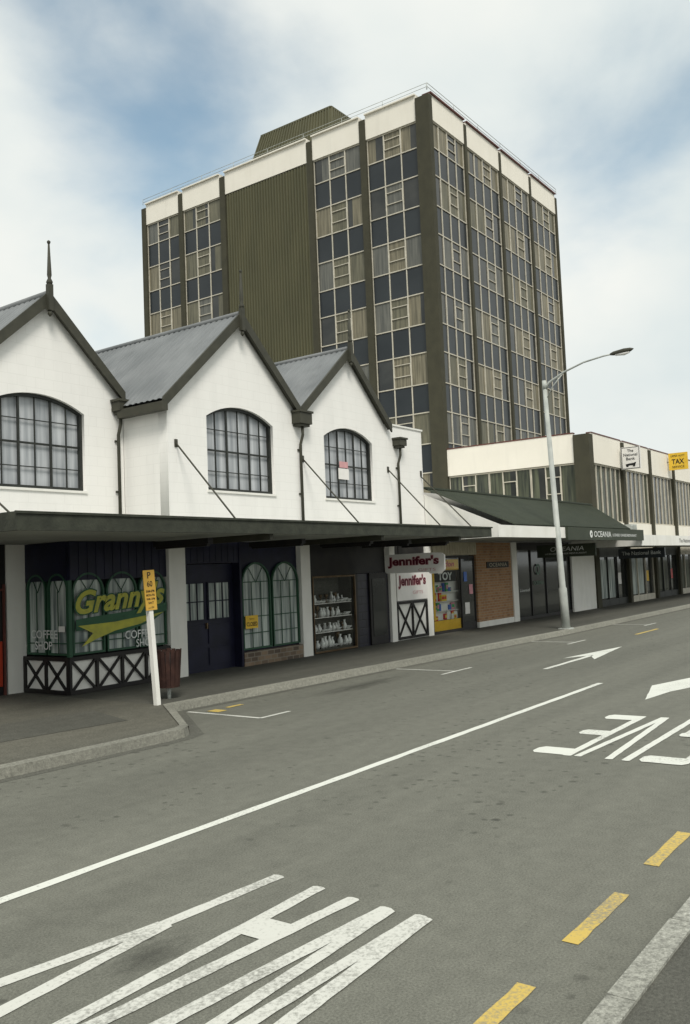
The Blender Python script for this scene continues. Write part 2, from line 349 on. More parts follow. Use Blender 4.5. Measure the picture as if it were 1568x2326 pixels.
for xb in (9.75,15.6,22.0,28.2):
    L=[((xb,10.1 if xb>10 else 10.2),(xb,8.72),.07),((xb-(.55 if xb>10 else 0),8.7),(xb+.65,8.7),.07)]
    strokes_marking("parking_bay_line",L,RW)
marking("yellow_kerb_mark",[[(9.9,9.7),(10.1,9.7),(10.1,9.95),(9.9,9.95)],[(10.3,9.85),(10.65,9.85),(10.65,9.95),(10.3,9.95)]],RY,.006)
marking("yellow_kerb_mark",[[(24.5,7.9),(26.5,7.9),(26.5,8.0),(24.5,8.0)]],RY)
def oil(x,y,rx,ry):
    m=bpy.data.materials.get("oil_stain")
    if not m:
        m=bpy.data.materials.new("oil_stain"); nt,N,L,P=nodes(m); P.inputs['Base Color'].default_value=(.05,.05,.042,1); P.inputs['Roughness'].default_value=.7
        tc=N.new('ShaderNodeTexCoord'); ln=N.new('ShaderNodeVectorMath'); ln.operation='LENGTH'; L.new(tc.outputs['Object'],ln.inputs[0])
        n=N.new('ShaderNodeTexNoise'); n.inputs['Scale'].default_value=3; n.inputs['Detail'].default_value=8; L.new(tc.outputs['Object'],n.inputs[0])
        a=N.new('ShaderNodeMath'); a.operation='MULTIPLY_ADD'; a.inputs[1].default_value=1.3; L.new(n.outputs[0],a.inputs[0]); L.new(ln.outputs['Value'],a.inputs[2])
        r=N.new('ShaderNodeMapRange'); r.inputs[1].default_value=.75; r.inputs[2].default_value=1.45; r.inputs[3].default_value=.35; r.inputs[4].default_value=0; L.new(a.outputs[0],r.inputs[0]); L.new(r.outputs[0],P.inputs['Alpha'])
    me=bpy.data.meshes.new("oil_stain"); me.from_pydata([(-1,-1,0),(1,-1,0),(1,1,0),(-1,1,0)],[],[(0,1,2,3)]); me.materials.append(m)
    o=bpy.data.objects.new("oil_stain",me); o.location=(x,y,.0022); o.scale=(rx,ry,1); COL.objects.link(o); o["kind"]="structure"
oil(3.4,3.92,.4,.2); oil(13.2,9.3,2.0,.35)
# ------------------------------------------------------------------ gabled building
D=13.05
gb=thing("gabled_shop_building","white painted shop building with three steep gables and arched windows","building",(14,13.05,.12))
o2=arch(13.23,15.37,3.9,5.47,5.76); o3=arch(17.31,19.43,3.9,5.45,5.74)
shape("wall",gb,WHITE,[(12.12,2.83),(22.02,2.83),(22.02,6.04),(20.05,6.04),(18.36,7.66),(16.26,5.86),(14.28,7.68),(12.12,5.6)],[o2,o3],.25,(0,D,0))
o1=arch(9.0,11.13,3.88,5.42,5.70)
shape("wall",gb,WHITE,[(2.0,2.83),(12.115,2.83),(12.115,5.80),(10.27,7.52),(8.5,5.84),(2.0,5.84)],[o1],.25,(0,14.37,0))
MB().box(12.12,12.36,D+.252,14.366,2.83,5.58).box(12.125,12.36,14.62,26,2.83,5.6).box(21.78,22.018,D+.252,26,.1,6.0).box(2,21.77,25.8,26,.1,5.6).box(2,2.2,14.62,25.79,.1,5.6).box(2.21,21.77,14.7,25.79,2.6,2.8).build("wall",gb,WHITE,"plain rendered side and rear walls")
bx("parapet_capping",gb,WPLAIN,20.25,22.06,D-.03,D+.3,6.042,6.09)
def arched_window(parent,x0,x1,z0,zs,zc,yf,curt,notice=False):
    fr=.06
    w=shape("window",parent,DFRAME,arch(x0+.002,x1-.002,z0+.002,zs,zc-.002),[arch(x0+fr,x1-fr,z0+fr,zs-.01,zc-fr)],.08,(0,yf+.07,0))
    mb=MB(); W=x1-x0
    def zt(x):
        w2=W/2;r=zc-zs;R=(w2*w2+r*r)/(2*r);return zc-R+math.sqrt(R*R-(x-(x0+x1)/2)**2)-.03
    for i in range(1,6):
        x=x0+W*i/6; t=.045 if i in (2,4) else .018
        mb.box(x-t/2,x+t/2,yf+.10,yf+.13,z0+.05,zt(x))
    for i,z in enumerate((z0+.42,z0+.87,z0+1.32)):
        t=.04 if i==1 else .018
        mb.box(x0+.05,x1-.05,yf+.105+.001*i,yf+.126,z-t/2,z+t/2)
    mb.build("frame",w,DFRAME)
    shape("curtain",w,curt,arch(x0+.01,x1-.01,z0+.01,zs,zc-.01),[],.02,(0,yf+.17,0))
    bx("sill",w,WPLAIN,x0-.03,x1+.03,yf-.03,yf+.06,z0-.05,z0-.003)
    if notice: bx("notice",w,PINK,18.05,18.42,yf+.09,yf+.098,4.72,4.88); bx("notice",w,SIGNW,18.0,18.45,yf+.09,yf+.098,4.42,4.70)
    return w
arched_window(gb,13.23,15.37,3.9,5.47,5.76,D,CURW)
arched_window(gb,17.31,19.43,3.9,5.45,5.74,D,CURW,True)
arched_window(gb,9.0,11.13,3.88,5.42,5.70,14.37,CURW)
def gable_roof(apex,l,r,yf,yb):
    mb=MB(); t=.05
    for e in (l,r):
        a=Vector((apex[0],yf,apex[1]));b=Vector((e[0],yf,e[1]))
        d=(b-a); nrm=Vector((d.z,0,-d.x)).normalized(); nrm=nrm if nrm.z>0 else -nrm
        corr(mb,a,Vector((0,yb-yf,0)),d,.17,.016,nrm)
    mb.tube([(apex[0],yf,apex[1]+.02),(apex[0],yb,apex[1]+.02)],.06,8)
    ro=mb.build("roof",gb,GREYROOF)
    shape("bargeboard",ro,OLIVET,[(l[0],l[1]+.03),(apex[0],apex[1]+.06),(r[0],r[1]+.03),(r[0]+.0,r[1]-.20),(apex[0],apex[1]-.21),(l[0],l[1]-.20)],[],.05,(0,yf-.02,0))
    mb=MB()
    for e in (l,r): mb.poly([(apex[0],yf+.03,apex[1]-.12),(apex[0],yf+.14,apex[1]-.12),(e[0],yf+.14,e[1]-.12),(e[0],yf+.03,e[1]-.12)])
    mb.build("soffit",ro,OLIVET)
    return ro
def finial(x,y,zb,zt):
    h=zt-zb
    mb=MB(); mb.box(x-.05,x+.05,y-.05,y+.05,zb+.12,zb+h*.42)
    mb.tube([(x,y,zb),(x,y,zb+.05),(x,y,zb+.12)],[.01,.045,.03],8)
    mb.tube([(x,y,zb+h*.42),(x,y,zb+h*.45),(x,y,zb+h*.5),(x,y,zb+h*.54),(x,y,zb+h*.95)],[.05,.065,.03,.045,.018],8)
    mb.tube([(x,y,zb+h*.94),(x,y,zb+h*.965),(x,y,zb+h*.985),(x,y,zt)],[.01,.034,.034,.005],8)
    mb.build("finial",gb,OLIVET)
gable_roof((14.27,7.84),(11.90,5.64),(16.25,5.97),12.90,25.9)
gable_roof((18.36,7.80),(16.25,5.97),(20.22,6.02),12.90,25.9)
gable_roof((10.26,7.64),(8.38,5.92),(12.06,5.95),14.22,25.9)
finial(14.22,12.84,7.32,8.82); finial(18.32,12.84,7.32,8.82); finial(10.23,14.16,7.18,8.68)
bx("roof",gb,GREYROOF,20.3,21.9,13.32,25.8,5.7,5.8,label="flat grey roof behind a parapet")
bx("roof",gb,GREYROOF,2.3,8.4,14.65,25.8,5.6,5.7,label="flat grey roof behind a parapet")
MB().box(11.84,11.98,12.86,14.22,5.40,5.58).build("gutter",gb,OLIVET)
def rainhead(x,y,z0,z1,pipe_to,w=.36,mat=OLIVET):
    mb=MB(); mb.box(x-w/2,x+w/2,y-.26,y-.005,z0+.06,z1-.04).box(x-w/2-.03,x+w/2+.03,y-.29,y-.004,z1-.045,z1).box(x-w/2+.05,x+w/2-.05,y-.22,y-.006,z0,z0+.06)
    h=mb.build("rain_head",gb,mat)
    mb=MB().tube([(x,y-.14,z0),(x,y-.14,z0-.2),(x,y-.06,z0-.42),(x,y-.06,pipe_to)],.035,10)
    for z in (z0-.55,z0-1.6): mb.box(x-.06,x+.06,y-.03,y-.003,z-.02,z+.02)
    mb.build("downpipe",gb,mat)
rainhead(16.30,D,5.55,5.92,2.91,.46); rainhead(20.62,D,5.42,5.70,2.91,.34)
rainhead(11.93,14.36,5.50,5.80,2.91,.24)
for a in ((12.03,12.47,D-.04,D+.3),(16.17,16.52,D-.04,D+.3),(20.02,20.28,D-.02,D+.2),(21.92,22.2,D-.03,D+.25),(9.35,9.66,14.37,14.6)):
    bx("column",gb,WPLAIN,*a,.1,2.81)
bay=MB()
bay.box(9.72,12.03,D+.03,D+.10,.1,.72,0).box(9.70,9.77,D+.10,14.37,.1,.72,0)
bayo=bay.build("bay_front",gb,WPLAIN,"white stall board of the projecting bay")
mb=MB()
def xcells(mb,a,b,y,z0,z1,n,axis='x'):
    P=lambda u,z:(u,y,z) if axis=='x' else (y,u,z)
    w=(b-a)/n; t=.05
    for i in range(n+1):
        u=a+w*i; mb.beam(P(u,z0),P(u,z1),t,t+.001*i,up=(0,1,0) if axis=='x' else (1,0,0))
    for i in range(n):
        mb.beam(P(a+w*i,z0),P(a+w*(i+1),z1),.035,.045,up=(0,1,0) if axis=='x' else (1,0,0)); mb.beam(P(a+w*i,z1),P(a+w*(i+1),z0),.036,.045,up=(0,1,0) if axis=='x' else (1,0,0))
    mb.beam(P(a-.02,z1),P(b+.02,z1),.055,.07); mb.beam(P(a-.02,z0+.02),P(b+.02,z0+.02),.055,.07)
xcells(mb,9.70,12.0,D,.14,.74,4); xcells(mb,D+.03,14.33,9.68,.14,.74,2,'y')
mb.build("cross_timber",bayo,BLACK)
mb=MB().box(9.75,12.03,D+.04,D+.11,2.12,2.81,0).box(9.73,9.80,D+.11,14.37,2.12,2.81,0)
for i in range(12): mb.box(9.76+i*.19,9.77+i*.19,D+.03,D+.04,2.14,2.8,0)
mb.build("boarding",bayo,NAVY)
def shop_arch_window(parent,x0,x1,z0,zs,zc,y,axis='x',frame=GREEN,rows=(1.0,),cols=2):
    if axis=='x': Rv=(1,0,0); org=(0,y,0)
    else: Rv=(0,-1,0); org=(y,0,0); x0,x1=-x1,-x0
    fr=.035
    o=shape("window",parent,frame,arch(x0,x1,z0,zs,zc),[arch(x0+fr,x1-fr,z0+fr,zs,zc-fr)],.06,org,Rv)
    N=Vector(Rv).cross(Vector((0,0,1)))
    b=Vector(org)-N*.05
    shape("curtain",o,LACE,arch(x0+.01,x1-.01,z0+.01,zs,zc-.01),[],.01,b,Rv)
    cx=(x0+x1)/2
    bars=[[(x0+(x1-x0)*q/cols-.008,z0+.02),(x0+(x1-x0)*q/cols+.008,z0+.02),(x0+(x1-x0)*q/cols+.008,zs),(x0+(x1-x0)*q/cols-.008,zs)] for q in range(1,cols)]+[[(x0+.02,z),(x1-.02,z),(x1-.02,z+.018),(x0+.02,z+.018)] for z in rows]
    for i,bb in enumerate(bars): shape("glazing_bar",o,frame,bb,[],.012,Vector(org)-N*(.012+.002*i),Rv)
    for ang in (-.6,.6):
        p=[(cx,zs-.02),(cx+.012,zs-.02),(cx+.012+(x1-x0)*.42*math.sin(ang),zs+(zc-zs)*.7),(cx+(x1-x0)*.42*math.sin(ang),zs+(zc-zs)*.7)]
        shape("glazing_bar",o,frame,p,[],.012,Vector(org)-N*.026,Rv)
    return o
for a,b in ((9.80,10.50),(10.55,11.27),(11.32,12.0)): shop_arch_window(gb,a,b,.80,1.93,2.25,D+.03)
for a,b in ((D+.08,D+.66),(D+.70,14.33)): shop_arch_window(gb,a,b,.80,1.93,2.25,9.72,'y')
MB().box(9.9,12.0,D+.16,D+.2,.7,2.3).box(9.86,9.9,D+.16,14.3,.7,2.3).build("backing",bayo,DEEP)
bx("corner_post",bayo,GREEN,9.69,9.765,D+.0,D+.075,.76,2.12)
yy=D-.012
shape("painted_swoosh",gb,SWG,[(9.84,1.42),(9.84,1.22),(10.4,1.26),(10.2,1.08),(10.9,1.12),(11.6,1.28),(11.98,1.48),(11.98,1.62),(11.0,1.5),(10.3,1.46)],[],.004,(0,yy+.008,0))
shape("painted_swoosh",gb,LIME,[(9.88,1.31),(10.7,1.33),(11.9,1.44),(11.3,1.25),(10.7,1.17),(10.3,1.06),(9.95,.94),(10.2,1.16)],[],.004,(0,yy+.003,0))
script(gb,"Granny's",2.10,.56,(9.84,yy-.001,1.38),LIME,SWG,shear=.35,rot=.05)
text("lettering",gb,WLET,"COFFEE",.66,.15,(10.92,yy-.004,.99),bold=.01); text("lettering",gb,WLET,"SHOP",.44,.15,(11.18,yy-.004,.82),bold=.01)
text("lettering",gb,WLET,"COFFEE",.78,.15,(9.665,14.12,1.10),Rv=(0,-1,0),bold=.01); text("lettering",gb,WLET,"SHOP",.5,.15,(9.665,14.0,.90),Rv=(0,-1,0),bold=.01)
bx("notice",gb,SIGNW,9.672,9.68,13.15,13.32,1.22,1.32)
MB().box(2.0,9.34,14.40,14.5,.1,2.82).build("shopfront",gb,BLACK)
bx("door_panel",gb,REDP,8.6,9.24,14.36,14.395,.28,1.08); MB().box(9.27,9.30,14.34,14.39,.12,2.1).box(8.5,9.27,14.345,14.39,1.98,2.02).build("door_frame",gb,CAPRED); bx("notice",gb,CAPRED,8.9,9.2,14.38,14.398,2.25,2.7)
bx("wall",gb,WPLAIN,9.661,9.74,14.372,14.6,.1,2.81,label="white return pier")
mb=MB().box(12.47,14.1,D+.22,D+.28,.1,2.35,0).box(12.47,14.1,D+.02,D+.10,2.36,2.81,0)
for i in range(9): mb.box(12.5+i*.18,12.51+i*.18,D+.012,D+.02,2.38,2.8,0)
dr=mb.build("door",gb,NAVY,"navy double shop doors with small-paned glass")
for a,b in ((12.58,13.2),(13.32,13.95)):
    bx("curtain",dr,LACE,a,b,D+.205,D+.215,1.2,1.95)
    mb=MB()
    for i in range(4): mb.box(a+(b-a)*i/3-.012,a+(b-a)*i/3+.012,D+.18,D+.20,1.18,1.97)
    for z in (1.19,1.57,1.96): mb.box(a,b,D+.182,D+.198,z-.012,z+.012)
    for z0,z1 in ((.25,.6),(.68,1.08)): mb.box(a,b,D+.20,D+.218,z0,z1)
    mb.build("frame",dr,NAVY)
bx("handle",dr,BRASS,13.24,13.27,D+.17,D+.22,1.0,1.12)
MB().box(14.1,14.16,D+.0,D+.25,.1,2.81).build("door_frame",gb,NAVY)
bx("stall_riser",gb,BRICKB,14.16,16.17,D-.02,D+.2,.1,.42)
MB().box(14.16,16.17,D+.10,D+.16,.42,2.81).build("boarding",gb,NAVY)
for a,b in ((14.2,15.14),(15.2,16.14)):
    shop_arch_window(gb,a,b,.46,1.93,2.36,D+.03,rows=(.80,1.16,1.54,1.92),cols=3)
bx("notice",gb,YEL,14.22,14.62,D-.02,D-.012,.92,1.2); text("lettering",gb,INK,"CLOSED",.34,.09,(14.25,D-.024,.97),bold=.02); text("lettering",gb,INK,"Sorry",.16,.05,(14.34,D-.024,1.1))
MB().box(16.52,19.98,D+.12,D+.16,2.0,2.81).box(16.53,16.62,D+.0,D+.12,.1,2.81).box(18.38,18.5,D+.0,D+.12,.1,2.81).box(16.62,18.38,D+.0,D+.119,1.99,2.81).build("boarding",gb,BLACK)
mb=MB().box(16.62,16.65,D-.02,D+.04,.14,1.98).box(18.35,18.38,D-.02,D+.04,.14,1.98).box(16.65,18.35,D-.02,D+.04,1.94,1.98).box(16.65,18.35,D-.02,D+.04,.14,.18)
dw=mb.build("display_window",gb,BRASS,"brass framed gift shop display window")
pane("glass",dw,GLASS,16.65,18.35,D+.01,.18,1.94)
MB().box(16.62,18.38,D+.50,D+.55,.1,2.0).box(16.6,16.66,D+.13,D+.50,.1,2.0).box(18.34,18.4,D+.13,D+.50,.1,2.0).box(16.66,18.34,D+.13,D+.50,.1,.22).build("backing",dw,PAVE)
shelves=[.225,.62,.98,1.32]
for z in shelves[1:]: bx("shelf",dw,SIGNW,16.7,18.3,D+.07,D+.36,z-.02,z-.002)
def lathe(prof,mat,name):
    mb=MB(); mb.tube([(0,0,z) for r,z in prof],[r for r,z in prof],10); me=bpy.data.meshes.new(name); me.from_pydata(mb.v,[],mb.f); me.materials.append(mat); me.polygons.foreach_set("use_smooth",mb.s); return me
orn=[lathe([(.03,0),(.05,.04),(.055,.1),(.02,.16),(.03,.2)],SILVER,"vase"),lathe([(.03,0),(.04,.01),(.09,.05),(.095,.07)],SILVER,"bowl"),lathe([(.05,0),(.012,.02),(.012,.12),(.045,.15),(.05,.22)],BRASS,"goblet")]
kinds=["vase","bowl","goblet"]
for zi,z in enumerate(shelves):
    for row in (.12,.26):
        x=16.76+random.uniform(0,.06)
        while x<18.27:
            i=random.choice([0,1,1,2,0,0]); o=bpy.data.objects.new(kinds[i],orn[i]); o.location=(x,D+row+random.uniform(-.03,.03),z); s=random.uniform(.7,1.2) if zi else random.uniform(.9,1.4); o.scale=(s,s,s*random.uniform(.85,1.2)); COL.objects.link(o)
            o["label"]=["small pale china vase on the gift shop shelf","shallow pale bowl on the gift shop shelf","slim brass goblet on the gift shop shelf"][i]; o["category"]=kinds[i]; o["group"]="ornaments in the gift shop window"; x+=random.uniform(.11,.19)
TILE=brickmat("dark_tiles",(.012,.012,.022),(.016,.016,.028),(.004,.004,.006),w=.4,h=.2,rough=.35,spec=.4)
bx("shopfront",gb,TILE,18.5,20.0,D+.05,D+.11,.1,1.99,label="dark tiled shop wall with door")
dr=bx("door",gb,BLACK,19.05,19.85,D+.0,D+.045,.13,2.0,label="dark glazed shop door"); bx("glass",dr,DGLASS,19.15,19.75,D-.012,D-.003,.35,1.85)
bx("stall_riser",gb,WPLAIN,20.28,21.92,D+.02,D+.1,.1,1.18)
mb=MB(); xcells(mb,20.33,21.88,D-.005,.16,1.14,2); mb.build("cross_timber",gb,BLACK)
bx("boarding",gb,BLACK,20.28,21.92,D+.03,D+.1,1.181,2.81)
cn=MB().box(6.86,20.46,10.26,13.0,2.815,2.90,0).build("canopy",gb,SOFFIT,"flat street canopy with dark fascia")
bx("canopy_deck",cn,SOFFIT,6.86,12.02,13.001,14.36,2.817,2.9)
CF=pmat("dark_canopy_fascia",(.048,.052,.038),(.028,.031,.023),5,.7,dirt=.6,bump=.3)
MB().box(6.79,20.5,10.19,10.25,2.80,3.05).box(6.79,6.85,10.251,14.3,2.80,3.05).box(20.465,20.5,10.251,13.0,2.80,3.05).box(6.76,20.53,10.165,10.19,3.02,3.055).build("fascia",cn,CF)
for xa in (12.0,15.6,19.0): MB().box(xa-.05,xa+.05,10.3,13.0,2.70,2.812).build("beam",cn,OLIVET)
for xa in (11.0,13.6,16.0,17.6,19.4):
    mb=MB().box(xa,xa+.12,10.9,12.3,2.66,2.76).box(xa+.02,xa+.1,10.95,12.25,2.62,2.66); mb.build("light_fixture",cn,BLACK)
for x in (12.34,16.43,20.16,21.9):
    MB().tube([(x,D,4.81 if x<21 else 4.72),(x,11.25,2.92)],.018,8).box(x-.04,x+.04,D-.02,D-.002,4.72,4.88).build("tie_rod",gb,OLIVET)
MB().tube([(8.35,14.37,4.3),(8.35,12.2,2.92)],.018,8).build("tie_rod",gb,OLIVET)
# ------------------------------------------------------------------ signs of the gabled building
def board(name,label,cat,x0,x1,y0,y1,z0,z1,mat): 
    t=thing(name,label,cat,((x0+x1)/2,(y0+y1)/2,z0)); bx("panel",t,mat,x0,x1,y0,y1,z0,z1); return t
hs=thing("hanging_sign","white hanging shop sign with maroon script under the canopy","sign",(19.0,11.7,2.0))
shape("panel",hs,SIGNW,[(-12.5,2.04),(-12.45,1.97),(-11.2,1.97),(-11.17,1.93),(-10.85,1.93),(-10.82,1.97),(-10.75,2.02),(-10.75,2.38),(-10.82,2.43),(-10.95,2.45),(-12.3,2.45),(-12.42,2.43),(-12.5,2.38)],[],.06,(18.97,0,0),Rv=(0,-1,0))
script(hs,"Jennifer's",1.5,.28,(18.963,12.4,2.10),MAROON,PINK,Rv=(0,-1,0),shear=.0); text("lettering",hs,PINK,"GIFTS",.5,.07,(18.963,11.5,2.0),Rv=(0,-1,0))
MB().tube([(19,11.1,2.43),(19,11.1,2.82)],.012,6).tube([(19,12.1,2.43),(19,12.1,2.82)],.012,6).build("bracket",hs,BLACK)
ws=board("wall_sign","white square shop sign with maroon script on the wall","sign",20.3,21.9,D-.04,D+.018,1.2,1.98,SIGNW)
script(ws,"Jennifer's",1.46,.36,(20.37,D-.043,1.53),MAROON,PINK,shear=.0); text("lettering",ws,PINK,"GIFTS",.55,.09,(21.1,D-.046,1.36))
# ------------------------------------------------------------------ restaurant building
rb=thing("brick_restaurant_building","low brick restaurant and shop row with a ribbed green lean-to roof","building",(28,13.05,.12))
mb=MB().box(22.2,25.05,D-.03,D+.2,2.42,2.81)
for i in range(18): mb.box(22.22+i*.16,22.23+i*.16,D-.036,D-.03,2.43,2.8)
mb.build("boarding",rb,BEIGE,"beige boarding above the toy shop")
tw=MB().box(22.22,22.28,D,D+.06,.12,2.4).box(24.0,24.06,D,D+.06,.12,2.4).box(22.28,24.0,D,D+.06,2.34,2.4).box(22.28,24.0,D,D+.06,.12,.2).build("display_window",rb,BLACK,"toy shop display window")
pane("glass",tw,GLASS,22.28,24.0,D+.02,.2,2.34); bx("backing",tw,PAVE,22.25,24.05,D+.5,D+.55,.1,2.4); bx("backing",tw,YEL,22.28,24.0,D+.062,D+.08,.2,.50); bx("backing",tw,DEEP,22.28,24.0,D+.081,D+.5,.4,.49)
bx("banner",tw,YEL,22.3,23.98,D+.05,D+.055,1.98,2.3); text("lettering",tw,REDS,"Roydon",1.2,.22,(22.5,D+.044,2.03),shear=.2,bold=.03)
bx("banner",tw,INK,22.5,23.8,D+.05,D+.055,1.64,1.96); text("lettering",tw,WLET,"TOY",.85,.24,(22.7,D+.044,1.68),bold=.03)
bx("banner",tw,YEL,22.3,22.48,D+.05,D+.055,.52,1.96)
for i in range(44):
    w=random.uniform(.1,.22);h=random.uniform(.1,.27);x=22.5+((i*.31)%1.3);z=[.5,.78,1.06,1.34][i%4]
    y=D+.1+(i//20)*.09+.012*(i%7)
    t=MB().box(x,x+w,y,y+.07,z,z+h,0).box(x+.02,x+w-.02,y-.004,y,z+h*.3,z+h*.75,1).build("toy_box",None,[PLASTICS[i%6],PLASTICS[(i*5+2)%6]]); t["label"]="small coloured toy box in the shop window"; t["category"]="toy box"; t["group"]="toys in the shop window"
for z in (.78,1.06,1.34): bx("shelf",tw,SIGNW,22.3,23.98,D+.1,D+.35,z-.02,z-.003)
dr=MB().box(24.06,24.12,D+.05,D+.1,.12,2.4).box(24.96,25.02,D+.05,D+.1,.12,2.4).box(24.12,24.96,D+.05,D+.1,2.3,2.4).box(24.12,24.96,D+.05,D+.1,.12,.35).build("door",rb,BLACK,"glazed toy shop door")
bx("glass",dr,DGLASS,24.12,24.96,D+.07,D+.08,.35,2.3); bx("notice",dr,SIGNW,24.3,24.6,D+.055,D+.06,.6,.95); bx("notice",dr,PLASTICS[5],24.62,24.85,D+.055,D+.06,1.2,1.5); bx("notice",dr,PLASTICS[1],24.3,24.5,D+.055,D+.06,1.6,1.9)
bx("wall",rb,BRICK,25.05,27.6,D,D+.25,.30,2.81,label="orange brick wall"); bx("plinth",rb,WPLAIN,25.05,27.6,D-.02,D+.25,.1,.299)
bx("column",rb,WPLAIN,27.6,28.0,D-.04,D+.25,.1,2.81); bx("wall",rb,WPLAIN,33.0,35.45,D-.02,D+.25,.1,2.9,label="white painted end wall")
pl=board("name_plaque","dark name plaque with raised letters on the brick wall","plaque",25.75,27.35,D-.03,D-.002,1.98,2.18,BLACK); text("lettering",pl,BEIGE,"OCEANIA",1.3,.12,(25.9,D-.036,2.02))
mb=MB()
for x in (28.0,29.3,30.6,31.9,32.94): mb.box(x,x+.06,D+.05,D+.12,.12,2.6)
mb.box(28.06,32.94,D+.052,D+.118,2.55,2.81).box(28.06,32.94,D+.052,D+.118,.12,.22)
sf=mb.build("shopfront",rb,BLACK,"dark framed restaurant shopfront")
bx("glass",sf,DGLASS,28.0,33.0,D+.09,D+.10,.22,2.55)
text("lettering",sf,SWG,"OCEANIA",.9,.14,(29.45,D+.04,1.3),bold=.02); text("lettering",sf,WLET,"Licensed",.8,.1,(28.3,D+.04,1.1)); 
shape("emblem",sf,SWG,[(.2*math.cos(t*.4488),.2*math.sin(t*.4488)) for t in range(14)],[[(.13*math.cos(t*.4488),.13*math.sin(t*.4488)) for t in range(14)]],.004,(29.9,D+.04,1.85))
top0=Vector((22.03,13.05,4.36));ev0=Vector((22.03,10.22,3.14));ev1=Vector((31.6,10.22,3.14));top1=Vector((35.4,13.05,4.36))
mb=MB(); L=13.37; k=int(L/.16)
for i in range(k):
    a=top0+(top1-top0)*(i/k); us=(top1-top0)/k
    q=ev0+(ev1-ev0)*(i/k); uq=(ev1-ev0)/k; n=Vector((0,-.39,.92))*.03
    A=[a,a+us*.4,a+us*.5+n,a+us*.9+n,a+us]; B=[q,q+uq*.4,q+uq*.5+n,q+uq*.9+n,q+uq]
    for j in range(4): mb.poly([A[j],A[j+1],B[j+1],B[j]])
mb.beam(top0+Vector((0,-.02,.03)),top1+Vector((0,-.02,.03)),.16,.05)
rr=mb.build("roof",rb,GREENROOF,"ribbed dark green lean-to roof over the pavement")
MB().poly([(22.02,13.04,4.20),(22.02,10.3,3.02),(22.02,10.3,2.84),(22.02,13.04,2.84)]).box(21.99,22.02,10.24,10.3,2.82,3.06).build("cheek",rr,WPLAIN)
MB().poly([ev0+Vector((0,.05,-.3)),ev1+Vector((0,.05,-.3)),top1+Vector((-.05,-.03,-1.5)),Vector((22.03,13.04,2.84))]).build("soffit",rr,SOFFIT)
MB().poly([ev1,top1,Vector((35.4,13.04,2.85)),Vector((31.6,10.3,2.85))]).build("cheek",rr,OLIVET)
MB().box(20.9,25.4,10.18,10.23,2.80,3.12).build("fascia",rr,WPLAIN)
fs=board("fascia_sign","dark green restaurant fascia signboard with cream letters","sign",25.41,32.7,10.10,10.2,2.74,3.13,GREENROOF)
text("lettering",fs,WLET,"OCEANIA",1.6,.19,(27.6,10.095,2.84),bold=.01); text("lettering",fs,WLET,"LICENSED CHINESE RESTAURANT",2.5,.09,(29.35,10.095,2.87),bold=.01)
shape("emblem",fs,WLET,[(.12*math.cos(t*.4488),.12*math.sin(t*.4488)) for t in range(14)],[[(.03+.05*math.cos(t*.9),.05*math.sin(t*.9)) for t in range(7)]],.004,(27.35,10.095,2.93))
us=thing("hanging_sign","dark under-canopy restaurant sign with pale letters","sign",(29,11.6,2.2)); bx("panel",us,GREENROOF,29.0,29.1,10.6,12.7,2.25,2.68); text("lettering",us,WLET,"OCEANIA",1.2,.15,(28.994,12.2,2.45),Rv=(0,-1,0),shear=.2); text("lettering",us,WLET,"LICENSED CHINESE RESTAURANT",1.5,.05,(28.994,12.4,2.34),Rv=(0,-1,0))
MB().box(22.04,35.4,D+.26,24,.1,4.3).build("wall",rb,WPLAIN,"plain rear volume")
# ------------------------------------------------------------------ podium
pod=thing("office_podium","two-storey podium with cream parapet panels and dark olive piers","building",(45,13.05,.12))
MB().box(35.8,95,D+.25,19.7,.1,7.2).build("wall",pod,OLIVE)
MB().box(35.58,35.78,13.7,19.74,6.22,7.45).build("parapet_panel",pod,CREAM)
MB().box(35.56,35.80,13.68,19.74,7.452,7.50).build("parapet_capping",pod,CAPRED)
fins=[35.5+4.03*i for i in range(15)]
MB().box(35.5,35.98,12.98,13.66,.1,7.38).build("pier",pod,OLIVE)
for i,x in enumerate(fins[1:]): MB().box(x+.12,x+.42,12.98,13.3,3.0,7.38).box(x+.12,x+.42,12.96,13.3,.1,2.99).build("pier",pod,OLIVE)
for i in range(14):
    x0=(35.985 if i==0 else fins[i]+.43); x1=fins[i+1]+.11
    bx("parapet_panel",pod,CREAM,x0,x1,D+.0,D+.2,6.2,7.45); bx("parapet_capping",pod,CAPRED,x0,x1,D-.02,D+.22,7.452,7.50)
